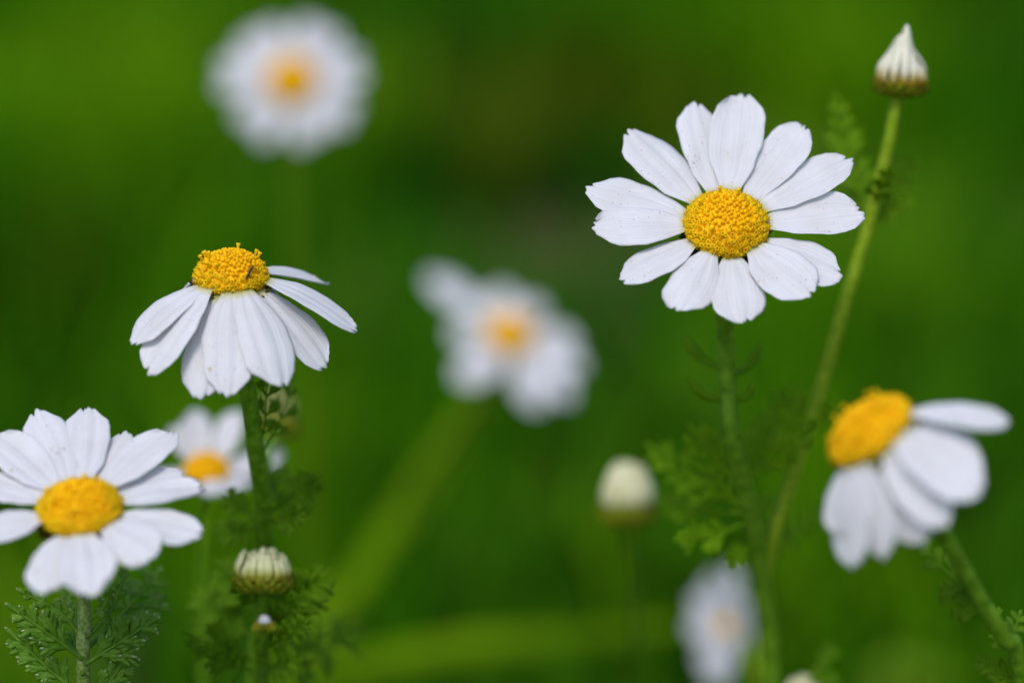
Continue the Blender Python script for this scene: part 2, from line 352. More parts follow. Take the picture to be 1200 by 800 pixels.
def dome_z(rho, Rd, H): return H * max(0.0, 1 - abs(rho / Rd) ** 2.8)
def dome_profile(Rd, H):
    """(radius, height, normal) along the dome from its top over the rim and a little way down its side"""
    p = [(Rd * u, dome_z(Rd * u, Rd, H)) for u in np.linspace(0, .96, 40)] + [(Rd, -.02 * H), (Rd * 1.0, -.18 * H), (Rd * .96, -.34 * H)]
    p = np.array(p); d = np.r_[0, np.cumsum(np.hypot(*np.diff(p, axis=0).T))]; return p, d / d[-1]
def disc_mesh(Rd, H, n, rg, hero=True, stalks=0, open_from=.52):
    """yellow dome: closed florets in the middle, open five-lobed tubes round the edge"""
    mb = MB(); rings, seg = 10, 28
    vs_ = [(0, 0, H - .0004)]; fs = []
    for i in range(1, rings + 1):
        q = Rd * i / rings
        for k in range(seg): vs_.append((q * math.cos(2 * math.pi * k / seg), q * math.sin(2 * math.pi * k / seg), dome_z(q, Rd, H) - .0004))
    for k in range(seg): fs.append((0, 1 + k, 1 + (k + 1) % seg))
    for i in range(rings - 1):
        for k in range(seg):
            a = 1 + i * seg; fs.append((a + k, a + seg + k, a + seg + (k + 1) % seg, a + (k + 1) % seg))
    for k in range(seg): vs_.append((Rd * .8 * math.cos(2 * math.pi * k / seg), Rd * .8 * math.sin(2 * math.pi * k / seg), -.0022))
    a = 1 + (rings - 1) * seg; b = 1 + rings * seg
    for k in range(seg): fs.append((a + k, b + k, b + (k + 1) % seg, a + (k + 1) % seg))
    fs.append(tuple(b + k for k in range(seg))[::-1])
    mb.add(vs_, fs, 0)
    prof_p, prof_d = dome_profile(Rd, H); sp = Rd * 1.08 * math.sqrt(math.pi / n) ; GA = math.pi * (3 - 5 ** .5)
    for i in range(n):
        q = ((i + .5) / n) ** .58; rho = Rd * q * 1.03; q = min(1, max(0, q + rg.uniform(-.35, .35) * sp / Rd)); ph = i * GA + rg.uniform(-.3, .3) * sp / (Rd * max(q, .15))
        f = lambda u: (float(np.interp(u, prof_d, prof_p[:, 0])), float(np.interp(u, prof_d, prof_p[:, 1])))
        (rho, z), (ra, za), (rb, zb) = f(q), f(max(0, q - .02)), f(min(1, q + .02))
        er = Vector((math.cos(ph), math.sin(ph), 0)); nz = (er * (za - zb) + Vector((0, 0, 1)) * (rb - ra)).normalized()
        c = er * rho + Vector((0, 0, z)); nz = (nz + Vector((rg.uniform(-.13, .13), rg.uniform(-.13, .13), rg.uniform(-.05, .1)))).normalized()
        ax = nz.orthogonal().normalized(); ay = nz.cross(ax)
        rot = rg.uniform(0, 6.28)
        def pt(r, th, h): return c + (ax * math.cos(th + rot) + ay * math.sin(th + rot)) * r + nz * h
        loc = sp * (.62 + .55 * q); op = q > open_from + rg.uniform(-.16, .10)
        if not op or not hero:                      # closed floret: a small domed bud with a dimple
            r = loc * .62 * rg.uniform(.8, 1.12); hh_ = loc * (.5 + .3 * q) * rg.uniform(.8, 1.25); s = 7 if hero else 5
            prof = [(1.0, -.7), (1.0, .1), (.82, .55), (.45, .9), (.0, 1.0)]
            vs_ = [pt(r * a, 2 * math.pi * k / s, hh_ * h) for a, h in prof[:-1] for k in range(s)] + [c + nz * hh_]
            fs = [(j * s + k, j * s + (k + 1) % s, (j + 1) * s + (k + 1) % s, (j + 1) * s + k) for j in range(3) for k in range(s)]
            fs += [(3 * s + k, 3 * s + (k + 1) % s, 4 * s) for k in range(s)]
            mb.add(vs_, fs, 0)
        else:
            s = 5; r = loc * .48 * rg.uniform(.82, 1.18); hh_ = loc * rg.uniform(.6, 1.3)
            A = [2 * math.pi * k / s for k in range(s)]; B = [x + math.pi / s for x in A]
            vs_ = [pt(r * .75, x, -.7 * hh_) for x in A] + [pt(r * .95, x, .45 * hh_) for x in B] + [pt(r * 1.55, x, hh_ * rg.uniform(.65, .95)) for x in A] + [pt(r * .62, x, .4 * hh_) for x in A] + [pt(0, 0, -.1 * hh_)]
            fs = []
            for k in range(s):
                fs += [(k, (k + 1) % s, s + k)]
                fs += [(k, s + k, 2 * s + k), (k, 2 * s + k, s + (k - 1) % s)]
                fs += [(s + k, 3 * s + k, 2 * s + k), (s + (k - 1) % s, 2 * s + k, 3 * s + k)]
                fs += [(s + k, 3 * s + (k + 1) % s, 3 * s + k)]
            mb.add(vs_, fs, 1)
            mb.add(vs_[3 * s:], [(k, (k + 1) % s, s) for k in range(s)], 2)
            if rg.random() < .45:                   # stigma in the mouth of the tube
                tube(mb, [pt(0, 0, -.1 * hh_), pt(0, 0, .7 * hh_), pt(0, 0, .95 * hh_)], r * .24, r * .34, 5, 0, 1)
    for k in range(stalks):                         # florets standing clear of the dome
        ph = rg.uniform(0, 6.28); rho = Rd * rg.uniform(.55, .8); er = Vector((math.cos(ph), math.sin(ph), 0))
        p = er * rho + Vector((0, 0, dome_z(rho, Rd, H))); d = (Vector((0, 0, 1)) + er * .45).normalized()
        tube(mb, [p, p + d * .00055, p + d * .0008, p + d * .00105, p + d * .0012], .00019, .00021, 7, 0, 1, prof=lambda t: 1 + .75 * math.exp(-((t - .8) / .22) ** 2))
    return mb

def involucre(Rr, depth, rg, rows=3, nb=15, spread=0.0, top=0.0, umax=1.5, drop=0.0):
    """green cup of overlapping pointed bracts under a flower or bud"""
    mb = MB(); seg = 20
    prof = [(.0, -depth), (.25, -depth * .98), (.55, -depth * .85), (.85, -depth * .5), (1.0, -depth * .08 + top)]
    vs_ = [(Rr * a * math.cos(2 * math.pi * k / seg), Rr * a * math.sin(2 * math.pi * k / seg), z) for a, z in prof for k in range(seg)]
    fs = [(j * seg + k, j * seg + (k + 1) % seg, (j + 1) * seg + (k + 1) % seg, (j + 1) * seg + k) for j in range(len(prof) - 1) for k in range(seg)]
    fs.append(tuple((len(prof) - 1) * seg + k for k in range(seg)))
    vs_ = [(a, b, c - drop) for a, b, c in vs_]
    mb.add(vs_, fs, 0)
    for row in range(rows):
        f0 = row / rows
        for k in range(nb):
            ph = 2 * math.pi * (k + .5 * row) / nb + rg.uniform(-.06, .06)
            er = Vector((math.cos(ph), math.sin(ph), 0)); et = Vector((-math.sin(ph), math.cos(ph), 0))
            def sp(u):          # position up the cup
                a = float(np.interp(u, [0, .3, .6, .85, 1, 1.35], [.2, .62, .88, 1.0, 1.05, 1.12 + spread])); z = float(np.interp(u, [0, .3, .6, .85, 1, 1.35], [-1, -.82, -.48, -.15, .02, .22]))
                return er * (Rr * (a + .02)) + Vector((0, 0, z * depth + top * max(0, u) - drop))
            u0, u1 = f0 * .55, min(umax + rg.uniform(-.03, .03), f0 * .55 + .62 + rg.uniform(-.04, .06)); w = Rr * .2; out = Vector((er.x, er.y, -.4)).normalized() * (.00015 + .00012 * (rows - row))
            C = [sp(u0 + (u1 - u0) * t) + out * (1 + t) for t in (0, .35, .7, 1)]; ww = (.7, 1, .75, .08)
            for sgn_in, mi in ((0.72, 0), (1.0, 1)):
                o = Vector((0, 0, 0)) if mi == 1 else out * .6
                vs_ = []
                for c, q in zip(C, ww): vs_ += [c + o - et * w * q * sgn_in, c + o + out * .7, c + o + et * w * q * sgn_in]
                fs = []
                for j in range(3): fs += [(3 * j, 3 * j + 1, 3 * j + 4, 3 * j + 3), (3 * j + 1, 3 * j + 2, 3 * j + 5, 3 * j + 4)]
                mb.add(vs_, fs, mi)
    return mb

def frame(center, alpha, roll):
    """axes of a head whose axis leans alpha away from the line of sight, towards roll (clockwise from up)"""
    n = (-fwd) * math.cos(alpha) + (upv * math.cos(roll) + rgt * math.sin(roll)) * math.sin(alpha)
    n.normalize(); x = (rgt - n * rgt.dot(n)).normalized(); y = n.cross(x)
    m = Matrix((x, y, n)).transposed().to_4x4(); m.translation = center; return m

def solve(Mx, tip, r0, z0, e0, e1, L0, center, phi0=None):
    def pix(phi, L):
        c = centreline(r0, z0, e0, e1, L)[-1]
        return project(Mx @ Vector((c[0] * math.cos(phi), c[0] * math.sin(phi), c[1])))
    if phi0 is None:
        cx, cy = project(center); d = rgt * (tip[0] - cx) + upv * (cy - tip[1]); d = Mx.to_3x3().inverted() @ d; phi0 = math.atan2(d.y, d.x)
    best = None
    for dp in (0, .25, -.25, .5, -.5):
        phi, L = phi0 + dp, L0
        for it in range(30):
            a = pix(phi, L); rx, ry = tip[0] - a[0], tip[1] - a[1]
            b = pix(phi + 1e-3, L); c = pix(phi, L + 1e-5)
            j = np.array([[(b[0] - a[0]) / 1e-3, (c[0] - a[0]) / 1e-5], [(b[1] - a[1]) / 1e-3, (c[1] - a[1]) / 1e-5]])
            st = np.linalg.lstsq(j, np.array([rx, ry]), rcond=1e-6)[0]
            phi += max(-.2, min(.2, st[0])); L = max(L0 * .55, min(L0 * 1.45, L + max(-.002, min(.002, st[1]))))
        a = pix(phi, L); err = math.hypot(tip[0] - a[0], tip[1] - a[1])
        if best is None or err < best[0] - .5: best = (err, phi, L)
    return best

def flower(root, center, alpha, roll, Rd, H, petals, seed, L0=.017, nflor=330, hero=True, stalks=0, mat=None, e_def=(0, 0), open_from=.52, lab=None, z0=.0, nb=16):
    """flower_head > disc, petals. petals: dicts with tip pixel, or an azimuth + length"""
    rg = random.Random(seed); Mx = frame(center, alpha, roll); Ml = Matrix.Translation(-root.location) @ Mx
    s = Rd / .0063
    hd = involucre(Rd * 1.0, .0040 * s, rg, nb=nb, umax=.98, drop=.0012 * s).build('flower_head', [M_bract, M_gold], root, mat=Ml)
    disc_mesh(Rd, H, nflor, rg, hero, stalks, open_from).build('disc', [M_dbud, M_floret, M_throat], hd)
    for i, p in enumerate(petals):
        e0, e1 = p.get('e', e_def); e0, e1 = R(e0), R(e1); r0 = Rd * .86; lay = p.get('lay', i % 2); zz = z0 - .0003 - .00045 * lay
        if 'tip' in p:
            err, phi, L = solve(Mx, p['tip'], r0, zz, e0, e1, L0, center, R(p['phi']) if 'phi' in p else None)
            if err > 3: print('petal miss', seed, i, round(err, 1), round(math.degrees(phi)), round(L * 1000, 1))
        else: phi, L = R(p['az']), p.get('L', L0)
        W = p.get('w', .0068) * 1.06
        petal_mesh(phi, L, W, r0, zz, e0, e1, p.get('tw', rg.uniform(-.16, .16)), p.get('cam', rg.uniform(-.05, .13)), p.get('side', 0), rg, hero, p.get('curl', 0)).build('petal', mat or M_petal, hd)
    return hd

def spindle(mb, a, b, w, nrm, mi=0, bend=None, tipmat=None):
    d = b - a; pts = [a + d * t + (bend * (4 * t * (1 - t)) if bend else Vector()) for t in (0, .2, .45, .7, .9, 1)]
    tube(mb, pts, w * .5, w * .5, 6, 0, mi, True, .34, prof=lambda t: float(np.interp(t, [0, .2, .45, .7, .9, 1], [.42, .72, 1, .78, .34, .04])), up=nrm)
    if tipmat is not None: 
        tube(mb, [b - d * .12, b, b + d * .06], w * .3, w * .06, 5, 0, tipmat, True, .6, up=nrm)

def leaf(root, pts, npair, plen, seed, mats=None, width=.0009, fac=None, lobes=3, name='leaf', label=None):
    """twice-cut feathery leaf along a 3-D midrib"""
    rg = random.Random(seed); mb = MB(); P = catmull([p - root.location for p in pts], 8); n = len(P)
    if lobes: npair = max(3, round(npair * .9)); plen *= 1.35; width *= .92
    ref = width
    tube(mb, P, width * .38, width * .2, 6, 0, 0)
    view = (Vector(fac) if fac else -fwd).normalized()
    for i in range(npair):
        t = .2 + .78 * (i + .5) / npair; f = t * (n - 1); k = min(int(f), n - 2)
        p = P[k].lerp(P[k + 1], f - k); tg = (P[k + 1] - P[k]).normalized(); nr = (view - tg * view.dot(tg)).normalized(); sd_ = nr.cross(tg)
        ln = plen * math.sin(math.pi * (.25 + .62 * t)) * rg.uniform(.8, 1.15)
        for sg in (-1, 1):
            if rg.random() < .06: continue
            an = R(rg.uniform(26, 44)); d = (tg * math.cos(an) + sd_ * sg * math.sin(an) + nr * rg.uniform(-.1, .25)).normalized()
            q0 = p + tg * rg.uniform(-.0003, .0003); q1 = q0 + d * ln; bd = tg * ln * -.025
            spindle(mb, q0, q1, width * 1.1, nr, 0, bd, 1 if rg.random() < .6 else None)
            for j in range(lobes):
                u = .35 + .5 * j / max(1, lobes); b0 = q0.lerp(q1, u)
                for s2 in (-1, 1):
                    if rg.random() < .15: continue
                    d2 = (d * .90 + (nr.cross(d)) * s2 * .50 + nr * rg.uniform(-.1, .15)).normalized()
                    spindle(mb, b0, b0 + d2 * ln * .52 * (1.15 - .4 * u) * rg.uniform(.75, 1.25), width * .9, nr, 0, None, 1 if rg.random() < .12 else None)
    tg = (P[-1] - P[-2]).normalized(); spindle(mb, P[-1] - tg * width * .5, P[-1] + tg * plen * .5, width, view, 0, None, 1)
    o = mb.build(name, mats or [M_leaf, M_tip], root)
    if label: o['label'] = label
    return o

def leaf_px(root, a, b, npair=5, plen=.0035, seed=1, sag=(0, 0), **kw):
    """leaf from pixel+depth a to pixel+depth b, bowed by sag pixels at the middle"""
    A, B = at(*a), at(*b); m = at((a[0] + b[0]) / 2 + sag[0], (a[1] + b[1]) / 2 + sag[1], (a[2] + b[2]) / 2)
    return leaf(root, [A, m, B], npair, plen, seed, **kw)

def stem(root, pix, r_top, r_bot, mat=None, to_ground=True, name='stem', hairs=0):
    pts = [at(*p) for p in pix]
    if to_ground:
        last, prev = pts[-1], pts[-2]; g = root.location; h = last.z
        d = (last - prev).normalized()
        q = last + d * h * .3 ; q = q.lerp(Vector((g.x, g.y, h * .62)), .5)
        pts += [q, Vector((g.x, g.y, h * .25)), Vector((g.x, g.y, -.004))]
    C = [p - root.location for p in catmull(pts, 8)]; mb = MB(); tube(mb, C, r_top, r_bot, 14, .07)
    rg = random.Random(len(pts) * 31 + hairs); m = min(len(C) - 2, 8 * len(pix))
    for k in range(hairs):                          # fine down
        f = rg.uniform(0, m); i = int(f); p = C[i].lerp(C[i + 1], f - i); tg = (C[i + 1] - C[i]).normalized(); a = tg.orthogonal().normalized(); b = tg.cross(a)
        th = rg.uniform(0, 6.2832); d = a * math.cos(th) + b * math.sin(th); r = r_top + (r_bot - r_top) * f / (len(C) - 1); q = p + d * r * .9; e = (d - tg * rg.uniform(.2, 1.2) + tg.cross(d) * rg.uniform(-.6, .6)).normalized() * rg.uniform(.0003, .0009); w = .00004
        sd_ = d.cross(tg); mb.add([q + sd_ * w, q - sd_ * w, q + tg * w, q + e], [(0, 1, 3), (1, 2, 3), (2, 0, 3)], 1)
    return mb.build(name, [mat or M_stem, M_tip], root)

M_brown2 = simple('bract_edge_ochre', (.42, .30, .015), (.60, .48, .06), 900, .7, .1)
def base_tinted(name, foot, top, z0, z1):
    m, nt = new_mat(name); tc = N(nt, 'ShaderNodeTexCoord'); sp = N(nt, 'ShaderNodeSeparateXYZ'); nt.links.new(tc.outputs['Object'], sp.inputs[0])
    nz = N(nt, 'ShaderNodeTexNoise', i_Scale=600.0); nt.links.new(tc.outputs['Object'], nz.inputs['Vector'])
    a = N(nt, 'ShaderNodeMapRange'); nt.links.new(sp.outputs[2], a.inputs[0]); a.inputs[1].default_value = z0; a.inputs[2].default_value = z1
    b = N(nt, 'ShaderNodeMath', operation='MULTIPLY_ADD'); nt.links.new(nz.outputs[0], b.inputs[0]); b.inputs[1].default_value = .5; nt.links.new(a.outputs[0], b.inputs[2])
    finish(nt, ramp(nt, b.outputs[0], [(.25, foot), (.8, top)]), .6, .2, .15); return m
M_budA = base_tinted('bud_white_ochre_foot', (.60, .40, .02), (.82, .80, .64), .0, .0042)
M_budC = base_tinted('bud_cream_yellow_foot', (.40, .40, .03), (.70, .70, .40), .0, .0036)
def bud(root, base, axis, Rr, H, n, conv, seed, w=.0011, ragged=.12, mats=None, cup=.0045, name='bud', edge=None, bulge=.16):
    """closed head: bract cup > young petals standing up and leaning together"""
    rg = random.Random(seed); ax = axis.normalized(); x = ax.orthogonal().normalized(); y = ax.cross(x)
    m = Matrix((x, y, ax)).transposed().to_4x4(); m.translation = base - root.location
    b = involucre(Rr, cup, rg, 3, 13, .12, 0).build(name, [M_bract_l, edge or M_gold], root, mat=m)
    for row in range(3):
        nn = (n, int(n * .62), int(n * .3))[row]
        for k in range(nn):
            ph = 2 * math.pi * (k + .5 * row) / nn + rg.uniform(-.1, .1); er = Vector((math.cos(ph), math.sin(ph), 0)); et = Vector((-er.y, er.x, 0))
            r0 = Rr * (.9, .55, .2)[row]; hh_ = H * (1, 1.1, 1.12)[row] * (1 + rg.uniform(-ragged, ragged))
            pts = []
            for t in (0, .2, .4, .6, .8, 1):
                rr = r0 * (1 + bulge * math.sin(math.pi * min(1, t * 1.3))) * (1 - (1 - conv) * t ** 1.5)
                pts.append(er * rr + Vector((0, 0, -.0006 + hh_ * t)) + et * rg.uniform(-.05, .05) * Rr * t)
            mb = MB(); tube(mb, catmull(pts, 2), w, w * .9, 8, 0, 0, True, .5, prof=lambda t: float(np.interp(t, [0, .3, .7, .92, 1], [.8, 1, 1, .8, .35])), up=er)
            mb.build('petal', mats or M_cream, b)
    return b

GR_D = 'daisies in bloom'; GR_B = 'daisy buds on their own stalks'

# ------------------------------------------------------------------ the large sharp daisy at right, with the bud on its side stalk
def main_daisy():
    c = at(851, 261, .417)
    root = empty('daisy_plant', ground_under(at(905, 800, .470), .002, .004))
    tag(root, 'large sharp daisy with thirteen spread petals and a pale bud on its side stalk', 'daisy', GR_D)
    T = lambda x, y, **k: dict(tip=(x, y), **k)
    pet = [T(868, 112, e=(16, 10), w=.0074, lay=0), T(941, 148, e=(14, 8), w=.0066, lay=1, tw=-.12), T(995, 187, e=(10, 3), w=.0068, lay=0, tw=-.1),
           T(1010, 250, e=(8, -3), w=.0070, lay=1), T(985, 323, e=(5, -8), w=.0072, lay=2), T(947, 346, e=(4, -4), w=.0078, lay=0, tw=.1),
           T(871, 376, e=(2, -8), w=.0073, lay=1), T(795, 361, e=(4, -6), w=.0068, lay=0), T(729, 326, e=(5, -8), w=.0060, lay=1),
           T(698, 267, e=(8, -3), w=.0065, lay=0), T(691, 220, e=(10, 2), w=.0068, lay=1), T(738, 154, e=(14, 8), w=.0074, lay=0), T(814, 122, e=(16, 10), w=.0066, lay=1)]
    for p in pet: p['w'] *= 1.04
    flower(root, c, R(39), R(0), .0059, .0029, pet, 31, .0165, 330, True, 4)
    Mx = frame(c, R(39), 0); b = Mx @ Vector((0, 0, -.0042)); bp = project(b); bd = (b - CAM).dot(fwd)
    Mx2 = Mx @ Vector((0, 0, -.0095)); q = project(Mx2); qd = (Mx2 - CAM).dot(fwd)
    stem(root, [(bp[0], bp[1], bd), (q[0], q[1], qd), (850, 380, .434), (853, 450, .437), (858, 505, .438), (872, 570, .445), (888, 640, .454), (896, 700, .461), (904, 800, .470)], .00120, .00165, hairs=900)
    stem(root, [(1055, 98, .441), (1050, 125, .4415), (1042, 168, .443), (1030, 215, .445), (1013, 280, .447), (986, 372, .448), (958, 470, .450), (930, 555, .452), (908, 625, .454), (894, 675, .458)], .00090, .00115, M_stem_y, False, hairs=700)
    ax = (at(1058, 60, .441) - at(1054, 112, .443))
    bud(root, at(1056, 92, .441), ax, .0035, .0054, 13, .34, 5, .0008, .55, M_budA, .0023, 'bud', M_brown2, .34)
    Ls = dict(mats=[M_leaf_m, M_leaf_y], width=.0010, lobes=2)
    sp = [((876, 600, .448), (816, 512, .446), 6, .0042), ((870, 592, .447), (768, 528, .458), 6, .0040), ((868, 600, .448), (776, 585, .466), 6, .0032),
          ((876, 612, .450), (799, 632, .445), 6, .0024), ((872, 560, .444), (899, 495, .457), 5, .0034), ((872, 575, .445), (930, 462, .455), 7, .0044),
          ((872, 565, .444), (976, 483, .437), 6, .0030), ((888, 645, .455), (905, 588, .465), 5, .0034), ((886, 632, .454), (856, 655, .449), 4, .0022), ((890, 640, .455), (965, 600, .485), 6, .0038)]
    for i, (a, b_, n, pl) in enumerate(sp): leaf_px(root, a, b_, n, pl, 100 + i, (-4, 6), **Ls)
    for i, (a, b_, n, pl) in enumerate([((1020, 258, .447), (982, 122, .462), 7, .0034), ((1022, 250, .446), (1070, 193, .456), 5, .003), ((1018, 262, .447), (1064, 232, .452), 4, .0022), ((1024, 240, .446), (1040, 202, .44), 3, .0022), ((1016, 268, .447), (1000, 225, .455), 3, .0028)]):
        leaf_px(root, a, b_, n, pl, 130 + i, (-3, 4), mats=[M_leaf_y, M_leaf_y])
    for i, (a, b_) in enumerate([((846, 432, .436), (800, 393, .44)), ((846, 468, .437), (805, 441, .437)), ((857, 440, .436), (893, 404, .444)), ((862, 468, .437), (886, 447, .434))]):
        A, B = at(*a) - root.location, at(*b_) - root.location; mb = MB(); P = catmull([A, A.lerp(B, .5) + upv * -.0010, B], 6)
        tube(mb, P, .0008, .0008, 8, 0, 0, True, .5, prof=lambda t: float(np.interp(t, [0, .3, .7, .92, 1], [.55, .75, 1, .75, .1])), up=-fwd)
        if i in (0, 2):
            d = (B - A).normalized()
            for u in (.5, .72):
                for s2 in (-1, 1):
                    p = P[int(u * 12)]; spindle(mb, p, p + (d * .85 + (-fwd).cross(d) * s2 * .5) * .0022, .0009, -fwd)
        mb.build('leaf', [M_leaf_y, M_leaf_y], root)
main_daisy()

# ------------------------------------------------------------------ the drooping daisy at left
def droop_daisy():
    c = at(271, 320, .417)
    root = empty('daisy_plant', ground_under(at(308, 800, .462), .0, .004))
    tag(root, 'sharp daisy with petals hanging like a skirt, an insect on its yellow dome', 'daisy', GR_D)
    T = lambda x, y, **k: dict(tip=(x, y), **k)
    pet = [T(155, 401, e=(-8, -42), w=.0062, lay=1), T(175, 436, e=(-18, -50), w=.0074, lay=0), T(236, 464, e=(-26, -56), w=.0076, lay=2), T(266, 461, e=(-24, -56), w=.0072, lay=0),
           T(328, 450, e=(-18, -52), w=.0076, lay=0), T(381, 428, e=(-24, -52), w=.0070, lay=2), T(418, 385, e=(-8, -36), w=.0074, lay=0), T(380, 331, e=(-8, -30), w=.0050, lay=1, phi=16)]
    for az in (62, 95, 128, 158): pet.append(dict(az=az, L=.0150, e=(-40, -78), w=.0062))
    flower(root, c, R(66), R(2), .0052, .0032, pet, 42, .0165, 330, True, 12, None, (-20, -50), .66)
    Mx = frame(c, R(66), R(2)); b = Mx @ Vector((0, 0, -.004)); q = Mx @ Vector((0, 0, -.010))
    P = lambda v: (*project(v), (v - CAM).dot(fwd))
    stem(root, [P(b), P(q), (289, 450, .424), (299, 520, .429), (308, 590, .437), (311, 650, .447), (310, 720, .455), (308, 800, .462)], .00115, .0016, hairs=700)
    for i, (a, b_, n, pl) in enumerate([((308, 600, .438), (364, 566, .437), 6, .0032), ((308, 606, .4385), (352, 604, .43), 5, .0026), ((307, 608, .4385), (272, 588, .44), 4, .003), ((306, 612, .4385), (258, 622, .447), 5, .003),
                                        ((303, 530, .430), (313, 452, .426), 3, .0026), ((304, 536, .431), (343, 450, .437), 3, .0022), ((310, 596, .438), (330, 550, .448), 4, .0028)]):
        leaf_px(root, a, b_, n, pl, 200 + i, (2, 5), mats=[M_leaf, M_leaf], width=.0006 if i in (4, 5) else .0009)
    # side bud half hidden behind the petals
    stem(root, [(326, 492, .486), (318, 520, .472), (309, 560, .4385)], .0006, .0007, None, False)
    bud(root, at(325, 490, .486), at(327, 440, .488) - at(324, 500, .486), .0029, .0056, 11, .7, 9, .0009, .08, simple('bud_green_cream', (.14, .18, .03), (.24, .26, .08), 420, .6, .2, .1), .0032)
    return c
c2 = droop_daisy()

def insect(c):
    Mx = frame(c, R(66), R(2)); inv = Mx.inverted(); o = inv @ CAM; d = (inv.to_3x3() @ (at(292, 320, .417) - CAM)).normalized()
    p = None
    for i in range(4000):
        q = o + d * (.39 + i * 1e-5); rho = math.hypot(q.x, q.y)
        if rho < .0052 and q.z < dome_z(rho, .0052, .0032) + .0013: p = q; break
    if p is None: return
    wp = Mx @ p; root = empty('insect', wp); tag(root, 'tiny slender dark brown insect sitting on the yellow dome of the drooping daisy', 'insect')
    ax = (rgt * .45 + upv * .9).normalized(); mb = MB()
    pts = [ax * (t - .5) * .0024 for t in np.linspace(0, 1, 9)]
    tube(mb, pts, .00021, .00021, 8, 0, 0, True, 1, prof=lambda t: float(np.interp(t, [0, .15, .4, .58, .66, .8, .86, .95, 1], [.15, .7, 1.1, .9, .65, 1.0, .6, .8, .3])))
    sd_ = ax.cross(-fwd).normalized()
    for t in (.1, .25, .35):
        for s in (-1, 1): tube(mb, [ax * .0017 * t, ax * .0017 * t + sd_ * s * .0003 - fwd * .0001, ax * .0017 * (t + .05) + sd_ * s * .0005 + fwd * .0002], .00003, .00002, 4)
    for s in (-1, 1): tube(mb, [ax * .0008, ax * .00105 + sd_ * s * .00012, ax * .0013 + sd_ * s * .0002], .000025, .00002, 4)
    mb.build('body', M_insect, root)
insect(c2)

# ------------------------------------------------------------------ the daisy at lower left
def corner_daisy():
    c = at(93, 593, .397)
    root = empty('daisy_plant', ground_under(at(97, 800, .422), .0, .003))
    tag(root, 'wide open daisy cut by the left picture edge, ferny leaves below it', 'daisy', GR_D)
    T = lambda x, y, **k: dict(tip=(x, y), **k)
    pet = [T(44, 481, e=(12, 4), w=.0064, lay=0), T(102, 478, e=(12, 6), w=.0068, lay=0), T(146, 506, e=(10, 2), w=.0066, lay=2), T(201, 506, e=(10, 0), w=.0064, lay=0, tw=-.15), T(212, 553, e=(6, -6), w=.0058, lay=2),
           T(238, 572, e=(6, -6), w=.0062, lay=0), T(233, 628, e=(2, -12), w=.0062, lay=1), T(180, 651, e=(2, -12), w=.0070, lay=0), T(105, 695, e=(0, -18), w=.0076, lay=0, curl=.2),
           T(52, 692, e=(0, -18), w=.0066, lay=1), T(-10, 622, e=(4, -8), w=.0062, lay=0), T(-22, 562, e=(8, -4), w=.006, lay=1), T(-6, 512, e=(10, 0), w=.0066, lay=0)]
    flower(root, c, R(55), R(0), .0056, .0024, pet, 53, .0165, 300, True, 10, None, (0, 0), .6)
    Mx = frame(c, R(55), 0); P = lambda v: (*project(v), (v - CAM).dot(fwd))
    stem(root, [P(Mx @ Vector((0, 0, -.004))), P(Mx @ Vector((0, 0, -.010))), (98, 690, .414), (99, 740, .417), (98, 800, .420)], .00085, .0011, M_stem_f, hairs=700)
    A = dict(mats=[M_leaf_b, M_tip], lobes=2)
    for i, (a, b_, n, pl, sg) in enumerate([((97, 772, .4175), (20, 716, .415), 6, .0030, (4, 2)), ((96, 815, .419), (18, 746, .418), 7, .0030, (4, 6)), ((97, 748, .417), (26, 693, .416), 5, .0014, (8, -4)),
            ((100, 778, .4175), (172, 732, .416), 7, .0034, (-6, 4)), ((99, 822, .419), (158, 748, .417), 7, .0030, (4, 8)), ((100, 748, .417), (148, 664, .42), 4, .0014, (8, 6)), ((100, 730, .4165), (131, 693, .414), 3, .0010, (4, 2)),
            ((101, 760, .418), (180, 676, .438), 6, .0044, (4, 0)), ((97, 790, .418), (75, 700, .428), 5, .003, (0, 0))]):
        leaf_px(root, a, b_, n, pl, 300 + i, sg, width=.00115, **A)
corner_daisy()

